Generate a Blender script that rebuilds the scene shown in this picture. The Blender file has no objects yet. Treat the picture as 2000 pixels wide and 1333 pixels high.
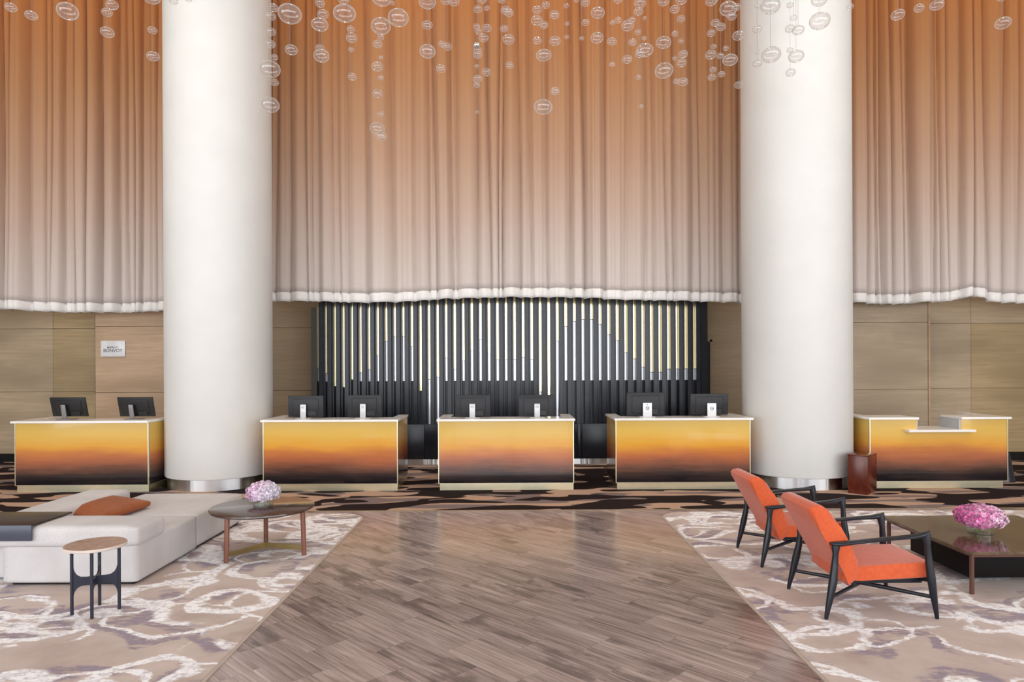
import bpy, bmesh, math, random
from mathutils import Vector, Matrix
R = math.radians
PI = math.pi
SC = bpy.context.scene
COL = SC.collection

# ------------------------------------------------------------------ camera
F = 1340.0; HOR = 714.0; CAMZ = 1.8; ROLL = 0.0047
cam_d = bpy.data.cameras.new('camera')
cam_d.sensor_width = 36.0
cam_d.lens = F / 2000.0 * 36.0
cam_d.shift_y = (HOR - 666.5) / 2000.0
cam_d.clip_end = 200
cam = bpy.data.objects.new('camera', cam_d); COL.objects.link(cam)
ca, sa = math.cos(ROLL), math.sin(ROLL)
cam.matrix_world = Matrix(((ca, sa, 0, 0), (0, 0, -1, 0), (-sa, ca, 0, CAMZ), (0, 0, 0, 1)))
SC.camera = cam

def uv(x, y):
    dx, dy = x - 1000.0, HOR - y
    return dx * ca + dy * sa, dy * ca - dx * sa
def at(x, y, Y):
    """point of the room at depth Y seen at a place of the photograph"""
    u, v = uv(x, y)
    return Vector((u / F * Y, Y, CAMZ + v / F * Y))

# ------------------------------------------------------------------ light
SC.view_settings.view_transform = 'Standard'
SC.view_settings.look = 'None'
SC.view_settings.exposure = 0.0
SC.view_settings.gamma = 1.0
SC.view_settings.use_curve_mapping = False
SC.cycles.use_denoising = True
SC.cycles.max_bounces = 8
SC.cycles.transparent_max_bounces = 32
SC.cycles.sample_clamp_indirect = 6.0
W = bpy.data.worlds.new('daylight'); SC.world = W; W.use_nodes = True
W.node_tree.nodes['Background'].inputs[0].default_value = (0.92, 0.96, 1.0, 1)
W.node_tree.nodes['Background'].inputs[1].default_value = 4.9

YB, YF, XW, ZC = -7.0, 13.3, 12.5, 9.6      # rear facade, front wall line, side walls, ceiling

def area(name, loc, rot, sx, sy, power, color=(1, 1, 1), portal=False, spread=PI):
    l = bpy.data.lights.new(name, 'AREA'); l.shape = 'RECTANGLE'; l.size = sx; l.size_y = sy
    l.energy = power; l.color = color; l.spread = spread
    if portal: l.cycles.is_portal = True
    o = bpy.data.objects.new(name, l); o.location = loc; o.rotation_euler = rot; COL.objects.link(o)
    return o
# window openings guide the daylight in
area('window_daylight', (0, YB, 3.2), (R(90), 0, 0), 25, 6.2, 1, portal=True)
area('window_daylight', (-XW, -2.9, 3.2), (R(90), 0, R(-90)), 7.8, 6.2, 1, portal=True)
area('window_daylight', (XW, -2.9, 3.2), (R(90), 0, R(90)), 7.8, 6.2, 1, portal=True)
# warm cove lights washing down the curtain from the ceiling
area('cove_light', (0, 11.35, 9.45), (R(-12), 0, 0), 21, .25, 45, (1.0, .62, .30))
# wall washer hidden behind the curtain hem
area('wall_washer', (0, 12.32, 3.95), (0, 0, 0), 23, .12, 70, (1.0, .90, .76))
# unseen fill lights at ceiling height, added to lighten the reception desks
for x in (-8.5, -5.2, -1.8, 1.8, 5.2, 8.5):
    area('desk_fill_light', (x, 7.2, 9.5), (R(16), 0, 0), .5, .5, 30, (1.0, .93, .84), spread=R(100))

# ------------------------------------------------------------------ helpers
def tag(o, label=None, cat=None, group=None, kind=None):
    if label: o['label'] = label
    if cat: o['category'] = cat
    if group: o['group'] = group
    if kind: o['kind'] = kind
    return o
def thing(name, label, cat, loc=(0, 0, 0), rz=0, group=None):
    o = bpy.data.objects.new(name, None); COL.objects.link(o)
    o.location = loc; o.rotation_euler = (0, 0, rz); o.empty_display_size = .1
    return tag(o, label, cat, group)

class MB:
    def __init__(s): s.bm = bmesh.new()
    def box(s, x0, x1, y0, y1, z0, z1, bev=0, seg=2, M=None, mat=0):
        vs = [s.bm.verts.new((x, y, z)) for x in (x0, x1) for y in (y0, y1) for z in (z0, z1)]
        fs = []
        for q in ((0, 1, 3, 2), (4, 6, 7, 5), (0, 4, 5, 1), (2, 3, 7, 6), (0, 2, 6, 4), (1, 5, 7, 3)):
            f = s.bm.faces.new([vs[i] for i in q]); f.material_index = mat; fs.append(f)
        es = list({e for f in fs for e in f.edges})
        if bev:
            r = bmesh.ops.bevel(s.bm, geom=es, offset=bev, segments=seg, profile=.5, affect='EDGES')
            allv = list({v for f in r['faces'] for v in f.verts} | {v for v in vs if v.is_valid})
            for f in {f for v in allv for f in v.link_faces}: f.material_index = mat; f.smooth = seg > 2
        else: allv = vs
        if M is not None: bmesh.ops.transform(s.bm, matrix=M, verts=allv)
        return allv
    def tube(s, pts, rad, n=12, cap=True, up=Vector((0, 0, 1)), mat=0):
        """sweep of ellipses; rad entries are r or (r_side, r_up)"""
        pts = [Vector(p) for p in pts]; rings = []
        for i, p in enumerate(pts):
            a = pts[max(i - 1, 0)]; b = pts[min(i + 1, len(pts) - 1)]
            t = (b - a).normalized()
            u = up if abs(t.dot(up)) < .95 else Vector((0, 1, 0))
            sx = t.cross(u).normalized(); sy = sx.cross(t).normalized()
            r = rad[i] if isinstance(rad, (list, tuple)) else rad
            r1, r2 = r if isinstance(r, tuple) else (r, r)
            rings.append([s.bm.verts.new(p + sx * (r1 * math.cos(2 * PI * k / n)) + sy * (r2 * math.sin(2 * PI * k / n))) for k in range(n)])
        for a, b in zip(rings, rings[1:]):
            for k in range(n):
                f = s.bm.faces.new((a[k], a[(k + 1) % n], b[(k + 1) % n], b[k])); f.smooth = True; f.material_index = mat
        if cap:
            for f in (s.bm.faces.new(rings[0][::-1]), s.bm.faces.new(rings[-1])): f.material_index = mat
        return [v for r in rings for v in r]
    def lathe(s, prof, n=48, cx=0, cy=0, cap0=True, cap1=True, smooth=True):
        rings = [[s.bm.verts.new((cx + r * math.cos(2 * PI * k / n), cy + r * math.sin(2 * PI * k / n), z)) for k in range(n)] for r, z in prof]
        for a, b in zip(rings, rings[1:]):
            for k in range(n):
                f = s.bm.faces.new((a[k], a[(k + 1) % n], b[(k + 1) % n], b[k])); f.smooth = smooth
        if cap0: s.bm.faces.new(rings[0][::-1])
        if cap1: s.bm.faces.new(rings[-1])
        return [v for r in rings for v in r]
    def prism(s, poly, y0, y1, bev=0, seg=3):
        """polygon in x,z swept along y"""
        a = [s.bm.verts.new((x, y0, z)) for x, z in poly]; b = [s.bm.verts.new((x, y1, z)) for x, z in poly]
        n = len(poly); caps = [s.bm.faces.new(a), s.bm.faces.new(b[::-1])]
        for k in range(n):
            f = s.bm.faces.new((a[k], b[k], b[(k + 1) % n], a[(k + 1) % n])); f.smooth = True
        if bev:
            es = list({e for f in caps for e in f.edges})
            r = bmesh.ops.bevel(s.bm, geom=es, offset=bev, segments=seg, profile=.5, affect='EDGES')
            for f in r['faces']: f.smooth = True
    def build(s, name, mat, parent=None, loc=None, rot=None, kind=None, auto=False):
        bmesh.ops.recalc_face_normals(s.bm, faces=s.bm.faces)
        me = bpy.data.meshes.new(name); s.bm.to_mesh(me); s.bm.free(); me.set_sharp_from_angle(angle=R(42))
        for m in (mat if isinstance(mat, (list, tuple)) else [mat]): me.materials.append(m)
        o = bpy.data.objects.new(name, me); COL.objects.link(o)
        if parent: o.parent = parent
        if loc: o.location = loc
        if rot: o.rotation_euler = rot
        if kind: o['kind'] = kind
        return o
def part(name, mat, parent, *boxes, bev=0, seg=2):
    m = MB()
    for b in boxes: m.box(*b, bev=bev, seg=seg)
    return m.build(name, mat, parent)
def copy_tree(o, parent=None):
    c = o.copy(); COL.objects.link(c)
    if parent: c.parent = parent
    for ch in [x for x in bpy.data.objects if x.parent == o]: copy_tree(ch, c)
    return c

# ------------------------------------------------------------------ materials
class NT:
    """small node-graph builder"""
    def __init__(s, name, rough=.5, metal=0, color=(.8, .8, .8), spec=.5, coat=0, sheen=0, crough=.05):
        s.m = bpy.data.materials.new(name); s.m.use_nodes = True; s.t = s.m.node_tree; s.n = s.t.nodes
        s.b = s.n['Principled BSDF']
        s.b.inputs['Base Color'].default_value = (*color, 1); s.b.inputs['Roughness'].default_value = rough
        s.b.inputs['Metallic'].default_value = metal; s.b.inputs['Specular IOR Level'].default_value = spec
        s.b.inputs['Coat Weight'].default_value = coat; s.b.inputs['Coat Roughness'].default_value = crough
        s.b.inputs['Sheen Weight'].default_value = sheen
    def new(s, typ, **kw):
        n = s.n.new(typ)
        for k, v in kw.items():
            if k.startswith('i_'): s.put(n.inputs[k[2:]], v)
            elif k.startswith('n_'): s.put(n.inputs[int(k[2:])], v)
            else: setattr(n, k, v)
        return n
    def put(s, inp, v):
        if isinstance(v, bpy.types.NodeSocket): s.t.links.new(v, inp)
        elif isinstance(v, (tuple, list)) and len(v) == 3 and inp.type == 'RGBA': inp.default_value = (*v, 1)
        else: inp.default_value = v
    def coord(s): return s.new('ShaderNodeTexCoord').outputs['Object']
    def mapping(s, v, scale=(1, 1, 1), rot=(0, 0, 0), loc=(0, 0, 0)):
        return s.new('ShaderNodeMapping', i_Vector=v, i_Scale=scale, i_Rotation=rot, i_Location=loc).outputs[0]
    def math(s, op, a, b=0.0, c=0.0, clamp=False):
        return s.new('ShaderNodeMath', operation=op, n_0=a, n_1=b, n_2=c, use_clamp=clamp).outputs[0]
    def sep(s, v): return s.new('ShaderNodeSeparateXYZ', n_0=v).outputs
    def xyz(s, x, y, z=0.0): return s.new('ShaderNodeCombineXYZ', n_0=x, n_1=y, n_2=z).outputs[0]
    def noise(s, v, scale=1, detail=3, rough=.5, dist=0):
        return s.new('ShaderNodeTexNoise', i_Vector=v, i_Scale=scale, i_Detail=detail, i_Roughness=rough, i_Distortion=dist).outputs[0]
    def vor(s, v, scale=1, feature='F1'):
        return s.new('ShaderNodeTexVoronoi', feature=feature, i_Vector=v, i_Scale=scale).outputs['Distance']
    def ramp(s, f, stops, interp='LINEAR'):
        n = s.new('ShaderNodeValToRGB', n_0=f); cr = n.color_ramp; cr.interpolation = interp
        while len(cr.elements) < len(stops): cr.elements.new(.5)
        for e, (p, c) in zip(cr.elements, stops):
            e.position = p; e.color = (*c, 1) if len(c) == 3 else c
        return n.outputs[0]
    def step(s, f, a, b):
        return s.new('ShaderNodeMapRange', interpolation_type='SMOOTHSTEP', n_0=f, n_1=a, n_2=b).outputs[0]
    def mix(s, f, a, b, mode='MIX'):
        n = s.new('ShaderNodeMix', data_type='RGBA', blend_type=mode)
        s.put(n.inputs[0], f); s.put(n.inputs[6], a); s.put(n.inputs[7], b); return n.outputs[2]
    def base(s, c): s.put(s.b.inputs['Base Color'], c); return s
    def bump(s, h, strength=.2, dist=.01):
        s.put(s.b.inputs['Normal'], s.new('ShaderNodeBump', i_Height=h, i_Strength=strength, i_Distance=dist).outputs[0]); return s

def plain(name, color, rough=.5, metal=0, spec=.5, coat=0, sheen=0, vary=.06, scale=9, bump=0, bscale=60):
    g = NT(name, rough, metal, color, spec, coat, sheen)
    co = g.coord()
    n = g.noise(co, scale, 4)
    lo = tuple(c * (1 - vary) for c in color); hi = tuple(min(1, c * (1 + vary)) for c in color)
    g.base(g.ramp(n, [(.3, lo), (.7, hi)]))
    if bump: g.bump(g.noise(co, bscale, 3), bump, .004)
    return g.m

M = {}
M['plaster'] = plain('column_plaster', (.74, .73, .705), .55, vary=.025, scale=2.2, bump=.03, bscale=6)
M['ceiling'] = plain('ceiling_paint', (.62, .58, .52), .8)
M['wall_paint'] = plain('wall_paint', (.55, .5, .44), .8)
g = NT('brushed_steel', .30, 1, (.66, .65, .66)); co = g.coord()
g.b.inputs['Anisotropic'].default_value = .9
tn = g.new('ShaderNodeTangent', direction_type='RADIAL', axis='Z'); g.put(g.b.inputs['Tangent'], tn.outputs[0])
g.b.inputs['Anisotropic Rotation'].default_value = .25
g.bump(g.noise(g.mapping(co, (7, 7, .2)), 1, 2), .5, .02); M['steel'] = g.m
M['brass'] = plain('brushed_brass', (.74, .67, .47), .30, 1, vary=.03)
M['brass_dark'] = plain('aged_brass', (.42, .33, .15), .35, 1, vary=.08)
M['mirror_brass'] = plain('polished_champagne_brass', (.97, .80, .46), .15, 1, vary=.02)
M['reflection_silver'] = plain('silver_reflection_metal', (.52, .52, .55), .24, 1, vary=.02)
M['slat'] = plain('black_lacquer', (.016, .018, .026), .26, spec=.4, vary=.15)
M['slat_back'] = plain('black_backing', (.012, .012, .016), .3, spec=.5)
M['black_base'] = plain('black_skirting', (.012, .012, .012), .25)
M['counter'] = plain('white_stone_counter', (.84, .80, .76), .14, spec=.6, vary=.03)
M['grey_panel'] = plain('grey_laminate', (.46, .46, .46), .4)
M['dark_inside'] = plain('dark_laminate', (.05, .045, .04), .5)
M['monitor'] = plain('monitor_plastic', (.015, .015, .018), .42, spec=.35, vary=.1)
M['monitor_black'] = plain('dark_monitor_plastic', (.010, .010, .011), .45, vary=.1)
M['screen'] = plain('screen_glass', (.01, .01, .012), .1)
M['silver'] = plain('silver_plastic', (.56, .56, .57), .35, .3, vary=.03)
M['silver_white'] = plain('light_silver_plastic', (.72, .72, .73), .35, .15, vary=.02)
M['silver_dark'] = plain('dark_silver_plastic', (.25, .24, .25), .4, .3, vary=.03)
M['ink'] = plain('black_ink', (.03, .03, .03), .5)
M['plaque'] = plain('plaque_white', (.76, .77, .78), .25, vary=.02)
M['walnut'] = None
def wood(name, a, b, rough, axis=(1, 18, 18), spec=.5, coat=0):
    g = NT(name, rough, 0, a, spec, coat); co = g.coord()
    v = g.mapping(co, axis)
    n = g.noise(v, 2.2, 5, .6, .6)
    g.base(g.ramp(n, [(.3, a), (.7, b)])); g.bump(n, .03, .002)
    return g.m
M['walnut_top'] = wood('dark_walnut_top', (.045, .026, .018), (.085, .05, .036), .16, (1.2, 12, 12), .6)
M['walnut_leg'] = wood('red_walnut_leg', (.15, .055, .035), (.25, .10, .065), .28, (14, 14, 1))
M['redwood'] = wood('red_mahogany', (.075, .012, .006), (.15, .028, .014), .25, (5, 5, 1.4), .5)
M['brown_metal'] = plain('bronze_brown_leg', (.115, .05, .035), .3, .2)
M['chair_wood'] = plain('blue_black_stained_wood', (.008, .010, .016), .30, spec=.4, vary=.2)
M['table_black'] = plain('dark_steel_blue_metal', (.022, .025, .042), .4, .3)
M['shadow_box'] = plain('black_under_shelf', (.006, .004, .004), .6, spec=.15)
M['tray'] = plain('slate_lacquer', (.055, .058, .085), .30, spec=.5)
M['tray_top'] = plain('espresso_lacquer', (.022, .018, .014), .3)
M['vase_water'] = plain('vase_water', (.5, .56, .52), .05)

def oak(name, a, b):
    g = NT(name, .5, 0, a); co = g.coord()
    n = g.noise(g.mapping(co, (1.3, 1.3, 24)), 1, 6, .65, .3)
    big = g.noise(g.mapping(co, (.5, .5, 1.6)), 1, 2)
    c = g.ramp(n, [(.28, a), (.72, b)])
    c = g.mix(g.step(big, .3, .8), c, tuple(x * .82 for x in a))
    g.base(c); g.bump(n, .05, .002); return g.m
M['oak_pink'] = oak('oak_veneer_warm', (.44, .29, .175), (.60, .42, .275))
M['oak_olive'] = oak('oak_veneer_olive', (.36, .255, .13), (.52, .385, .22))
M['oak_grey'] = oak('oak_veneer_grey', (.40, .30, .195), (.57, .44, .30))
M['oak_dark'] = oak('oak_veneer_dark', (.26, .18, .10), (.38, .27, .17))

# glass with thin walls
def thin_glass(name, tint=(.97, .97, .97), edge=.85, painted_rim=.5, pw=3.0, base=.07):
    g = NT(name); t = g.t
    out = g.n['Material Output']; g.n.remove(g.b)
    tr = g.new('ShaderNodeBsdfTransparent', n_0=(*tint, 1)); gl = g.new('ShaderNodeBsdfGlossy', i_Roughness=.02)
    wd = g.new('ShaderNodeBsdfTranslucent', n_0=(.95, .93, .92, 1)); wd2 = g.new('ShaderNodeBsdfDiffuse', n_0=(.95, .93, .92, 1))
    mw = g.new('ShaderNodeMixShader', n_0=.5); t.links.new(wd.outputs[0], mw.inputs[1]); t.links.new(wd2.outputs[0], mw.inputs[2])
    fr = g.new('ShaderNodeLayerWeight', i_Blend=.5)
    p = g.math('POWER', fr.outputs['Facing'], pw)
    f = g.math('ADD', g.math('MULTIPLY', p, edge), base)
    m2 = g.new('ShaderNodeMixShader'); t.links.new(f, m2.inputs[0]); t.links.new(tr.outputs[0], m2.inputs[1]); t.links.new(gl.outputs[0], m2.inputs[2])
    f2 = g.math('ADD', g.math('MULTIPLY', g.math('POWER', fr.outputs['Facing'], 3.5), painted_rim), painted_rim * .05)  # white rim and slight haze painted in for bright edge reflections
    mx = g.new('ShaderNodeMixShader'); t.links.new(f2, mx.inputs[0]); t.links.new(m2.outputs[0], mx.inputs[1]); t.links.new(mw.outputs[0], mx.inputs[2])
    t.links.new(mx.outputs[0], out.inputs[0]); return g.m
M['bubble'] = thin_glass('blown_bubble_glass', (.975, .965, .96), .5, .75, 3.0, .11)
M['vase'] = thin_glass('clear_vase_glass', (.95, .97, .96), .6, .08, 2.5, .06)
M['chrome'] = plain('chrome', (.8, .8, .8), .05, 1)
M['wire'] = plain('hanging_wire', (.30, .29, .27), .4, .5)

# sunset artwork glass
def sunset():
    g = NT('sunset_gradient_glass', .12, 0, (.8, .5, .2), .4, .3, crough=.03)
    info = g.new('ShaderNodeObjectInfo').outputs['Random']
    co = g.coord(); s = g.sep(co)
    off = g.math('MULTIPLY', info, 23.0)
    v = g.xyz(g.math('ADD', g.math('MULTIPLY', s[0], .9), off), g.math('MULTIPLY', s[1], .9), g.math('MULTIPLY', s[2], 3.0))
    big = g.noise(v, 1.0, 3, .5)
    v2 = g.xyz(g.math('ADD', g.math('MULTIPLY', s[0], 1.6), off), s[1], g.math('MULTIPLY', s[2], 20))
    fine = g.noise(v2, 1.0, 5, .6)
    z = g.math('DIVIDE', g.math('SUBTRACT', s[2], .1), .9)
    z = g.math('ADD', z, g.math('MULTIPLY', g.math('SUBTRACT', big, .5), .22))
    z = g.math('ADD', z, g.math('MULTIPLY', g.math('SUBTRACT', fine, .5), .13))
    c = g.ramp(z, [(0, (.010, .007, .009)), (.10, (.022, .015, .016)), (.17, (.05, .026, .02)), (.27, (.19, .072, .042)),
                   (.40, (.42, .13, .055)), (.50, (.56, .19, .05)), (.61, (.72, .34, .045)), (.78, (.70, .43, .085)), (1.0, (.64, .42, .10))])
    g.base(c); return g.m
M['sunset'] = sunset()

# ombre curtain, dyed from clay at the top to off-white at the hem
def curtain_mat(name, stops, hem=False):
    g = NT(name, .8, 0, (.7, .6, .5), .2, sheen=.25); co = g.coord(); s = g.sep(co)
    z = g.math('DIVIDE', g.math('SUBTRACT', s[2], 2.7), 6.6)
    big = g.noise(g.mapping(co, (.35, .35, .25)), 1, 2)
    z = g.math('ADD', z, g.math('MULTIPLY', g.math('SUBTRACT', big, .5), .10))
    c = g.ramp(z, stops)
    wv = g.noise(g.mapping(co, (6, 6, 90)), 1, 2)
    c = g.mix(g.math('MULTIPLY', wv, .16), c, (.40, .24, .16))
    g.base(c)
    g.put(g.b.inputs['Transmission Weight'], 0.0)
    return g.m
M['curtain'] = curtain_mat('ombre_curtain_cloth', [(0, (.66, .60, .575)), (.13, (.60, .52, .475)), (.26, (.55, .41, .335)), (.42, (.50, .31, .205)), (.62, (.50, .245, .11)), (.80, (.52, .205, .062)), (1, (.48, .17, .04))])
M['hem'] = plain('white_hem_cloth', (.84, .81, .79), .8, spec=.2, vary=.03, scale=14)

# sofa, chair, rug cloth
def cloth(name, a, b, sc=160, rough=.9, sheen=.3, big=3, bump=.15):
    g = NT(name, rough, 0, a, .25, sheen=sheen); co = g.coord()
    n = g.math('ADD', g.math('MULTIPLY', g.noise(co, sc, 2), .6), g.math('MULTIPLY', g.noise(co, big, 3), .4))
    g.base(g.ramp(n, [(.35, a), (.65, b)])); g.bump(g.noise(co, sc, 2), bump, .002); return g.m
M['sofa'] = cloth('oatmeal_wool', (.47, .44, .435), (.62, .59, .59), sheen=.1)
M['velvet'] = cloth('orange_velvet', (.53, .078, .020), (.62, .105, .030), 40, .75, .3, 3, .05)
M['leather'] = cloth('rust_leather', (.26, .07, .024), (.36, .115, .045), 60, .45, 0, 4, .06)

def marble_floor():
    g = NT('striped_marble_tiles', .2, 0, (.3, .25, .2), .36); co = g.coord()
    s = g.sep(g.mapping(co, rot=(0, 0, R(45))))
    u, v = s[0], s[1]
    row = g.math('FLOOR', g.math('DIVIDE', v, .305))
    uu = g.math('ADD', g.math('DIVIDE', u, .61), g.math('MULTIPLY', row, .5))
    cell = g.math('FLOOR', uu)
    wn = g.new('ShaderNodeTexWhiteNoise', noise_dimensions='2D', i_Vector=g.xyz(cell, row)); rnd = wn.outputs['Value']; rc = g.sep(wn.outputs['Color'])
    ro = g.math('MULTIPLY', rnd, 40)
    fine = g.noise(g.xyz(g.math('ADD', g.math('MULTIPLY', u, 1.6), ro), g.math('ADD', g.math('MULTIPLY', v, 46), ro)), 1, 6, .68, .5)
    broad = g.noise(g.xyz(g.math('ADD', g.math('MULTIPLY', u, .9), ro), g.math('ADD', g.math('MULTIPLY', v, 7), ro)), 1, 4, .6, .6)
    c = g.ramp(g.math('ADD', g.math('MULTIPLY', fine, .6), g.math('MULTIPLY', broad, .4)),
               [(.30, (.085, .060, .054)), (.42, (.225, .166, .150)), (.50, (.335, .252, .230)), (.58, (.44, .345, .318)), (.70, (.62, .53, .495))])
    # dark smoky tiles
    cl = g.step(g.noise(g.xyz(g.math('ADD', g.math('MULTIPLY', u, 2.2), ro), g.math('MULTIPLY', v, 6)), 1, 5, .6), .46, .62)
    dk = g.math('MULTIPLY', g.math('MULTIPLY', g.math('GREATER_THAN', rc[0], .74), cl), .62)
    c = g.mix(dk, c, (.085, .062, .055))
    lf = g.step(g.noise(g.xyz(g.math('ADD', g.math('MULTIPLY', u, .7), ro), g.math('MULTIPLY', v, 22)), 1, 3, .5), .66, .72)
    c = g.mix(g.math('MULTIPLY', lf, .45), c, (.55, .47, .42))
    tint = g.math('ADD', .86, g.math('MULTIPLY', rc[1], .26))
    c = g.mix(1.0, c, g.xyz(tint, tint, tint), 'MULTIPLY')
    fv = g.math('FRACT', g.math('DIVIDE', v, .305)); fu = g.math('FRACT', uu)
    ed = g.math('MINIMUM', g.math('MULTIPLY', g.math('MINIMUM', fv, g.math('SUBTRACT', 1, fv)), .305), g.math('MULTIPLY', g.math('MINIMUM', fu, g.math('SUBTRACT', 1, fu)), .61))
    gr = g.math('LESS_THAN', ed, .0016)
    c = g.mix(g.math('MULTIPLY', gr, .35), c, (.09, .07, .06))
    g.base(c); g.put(g.b.inputs['Roughness'], g.math('ADD', .13, g.math('MULTIPLY', fine, .16)))
    return g.m
M['marble'] = marble_floor()

def camo():
    g = NT('camouflage_carpet', .95, 0, (.3, .2, .15), .1); co = g.coord(); s = g.sep(co)
    def lay(sx, sy, ox, oy):
        return g.noise(g.xyz(g.math('ADD', g.math('MULTIPLY', s[0], sx), ox), g.math('ADD', g.math('MULTIPLY', s[1], sy), oy)), 1, .6, .35, .25)
    a = g.step(lay(1.05, 3.0, 3.3, 1.7), .505, .512); b = g.step(lay(.9, 3.2, 11.3, 7.1), .53, .537); d = g.step(lay(1.3, 3.4, 21.3, 5.1), .60, .607)
    c = g.mix(b, (.47, .315, .23), (.21, .16, .155))
    c = g.mix(g.math('MAXIMUM', a, d), c, (.020, .0125, .0125))
    g.base(c); g.bump(g.noise(co, 300, 2), .3, .003); return g.m
M['camo'] = camo()

def rug_mat():
    g = NT('brushed_swirl_rug', .95, 0, (.4, .35, .3), .1, sheen=.1); co = g.coord()
    nz = g.new('ShaderNodeTexNoise', i_Vector=co, i_Scale=1.1, i_Detail=2).outputs['Color']
    warp = g.new('ShaderNodeVectorMath', operation='MULTIPLY_ADD', n_0=nz, n_1=(.7, .7, 0), n_2=co).outputs[0]
    fz = g.new('ShaderNodeTexNoise', i_Vector=g.mapping(co, (6, 14, 1)), i_Scale=1.0, i_Detail=5, i_Roughness=.75).outputs['Color']
    warp = g.new('ShaderNodeVectorMath', operation='MULTIPLY_ADD', n_0=fz, n_1=(.16, .10, 0), n_2=warp).outputs[0]
    wv = g.math('ADD', .35, g.math('MULTIPLY', g.noise(g.mapping(co, loc=(3, 8, 0)), 1.8, 3, .6), 1.5))
    def ring(scale, off, r, w, o=0):
        d = g.vor(g.mapping(warp, (1, 1.25, 1), loc=(off, off * .7, 0)), scale)
        e = g.math('ABSOLUTE', g.math('SUBTRACT', d, r))
        return g.math('SUBTRACT', 1, g.step(g.math('DIVIDE', e, wv), w * .6, w))
    streak = g.noise(g.mapping(co, (5, 16, 1), rot=(0, 0, .3)), 1, 6, .7)
    gate = g.noise(co, 1.3, 3, .6); gate2 = g.noise(g.mapping(co, loc=(9, 4, 0)), 1.5, 3, .6)
    w1 = g.math('MULTIPLY', ring(1.2, 0, .40, .060), g.step(gate, .36, .44))
    w2 = g.math('MULTIPLY', ring(.85, 5.3, .50, .052), g.step(gate2, .38, .46))
    w3 = g.math('MULTIPLY', ring(1.5, 2.1, .38, .034), g.step(gate2, .44, .50))
    w4 = g.math('MULTIPLY', ring(1.0, 12.7, .44, .026), g.step(gate, .40, .46))
    white = g.math('MAXIMUM', g.math('MAXIMUM', w1, w2), g.math('MAXIMUM', w3, w4))
    white = g.math('MULTIPLY', white, g.step(streak, .34, .50))
    p1 = g.math('MULTIPLY', ring(1.2, 0, .29, .085), g.step(gate2, .42, .52))
    p2 = g.math('MULTIPLY', ring(.85, 5.3, .42, .07), g.step(gate, .44, .54))
    p3 = g.math('MULTIPLY', ring(1.0, 12.7, .50, .05), g.step(gate2, .46, .56))
    pur = g.math('MULTIPLY', g.math('MAXIMUM', p3, g.math('MAXIMUM', p1, p2)), g.step(streak, .38, .54))
    tb = g.ramp(g.noise(co, 2.0, 5, .6), [(.3, (.43, .325, .285)), (.5, (.53, .42, .375)), (.75, (.61, .50, .455))])
    c = g.mix(g.math('MULTIPLY', pur, .85), tb, g.ramp(streak, [(.42, (.16, .115, .165)), (.62, (.30, .245, .33))]))
    c = g.mix(white, c, g.ramp(g.noise(co, 26, 4, .7), [(.35, (.60, .55, .60)), (.52, (.93, .91, .92))]))
    g.base(c); g.bump(g.noise(co, 260, 2), .3, .003); return g.m
M['rug'] = rug_mat()
M['rug_edge'] = plain('rug_binding', (.50, .41, .35), .9)

def stone(name, a, b, c3, sc, rough):
    g = NT(name, rough, 0, a, .6); co = g.coord()
    n = g.noise(co, sc, 7, .65, .8); n2 = g.noise(g.mapping(co, loc=(4, 2, 0)), sc * 2.2, 5, .7, 1.2)
    c = g.ramp(n, [(.3, a), (.62, b)])
    v = g.step(g.math('ABSOLUTE', g.math('SUBTRACT', n2, .5)), .022, 0.0)
    c = g.mix(g.math('MULTIPLY', v, .3), c, c3); g.base(c); return g.m
M['pink_stone'] = stone('rose_marble', (.30, .16, .12), (.44, .28, .22), (.66, .52, .45), 14, .22)
M['pale_edge'] = plain('pale_stone_edge', (.66, .56, .50), .4)
M['brown_marble'] = stone('brown_emperador_marble', (.055, .032, .018), (.13, .083, .05), (.30, .2, .12), 6, .09)
g = NT('petals', .6, 0, (.8, .6, .7), .3, sheen=.2); at_ = g.new('ShaderNodeAttribute', attribute_name='Col'); g.base(at_.outputs['Color']); M['petal'] = g.m
M['stem'] = plain('green_stems', (.12, .22, .06), .5)

# ------------------------------------------------------------------ room shell
def struct(name, mat, *boxes, bev=0):
    m = MB()
    for b in boxes: m.box(*b, bev=bev)
    return m.build(name, mat, None, kind='structure')
YC = 8.508                                     # where marble meets the carpet
struct('floor', M['marble'], (-XW - .2, XW + .2, YB - .3, YC, -.2, 0))
o = struct('floor_carpeted', M['camo'], (-XW - .2, XW + .2, YC, YF + .3, -.2, .004))
struct('trim_1', M['oak_dark'], (-XW, XW, YC - .012, YC + .006, -.05, .006))
struct('ceiling', M['ceiling'], (-XW - .2, XW + .2, YB - .3, YF + .3, ZC, ZC + .2))
def side_wall(name, sx):
    a, b = (sx * XW, sx * (XW + .2)) if sx > 0 else (sx * (XW + .2), sx * XW)
    struct(name, M['wall_paint'], (a, b, 1.0, YF + .3, 0, ZC), (a, b, YB - .3, 1.0, 6.3, ZC), (a, b, YB - .3, 1.0, 0, .1), (a, b, YB - .3, -6.8, .1, 6.3))
side_wall('wall_left', -1); side_wall('wall_right', 1)
struct('wall_rear', M['wall_paint'], (-XW, XW, YB - .2, YB, 6.3, ZC), (-XW, XW, YB - .2, YB, 0, .1))
m = MB()
for k in range(11):
    x = -XW + 1.25 + k * 2.25; m.box(x - .06, x + .06, YB - .16, YB - .04, .1, 6.3)
for z in (2.9,): m.box(-XW, XW, YB - .16, YB - .04, z - .05, z + .05)
m.build('window_1', M['black_base'], None, kind='structure')

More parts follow.
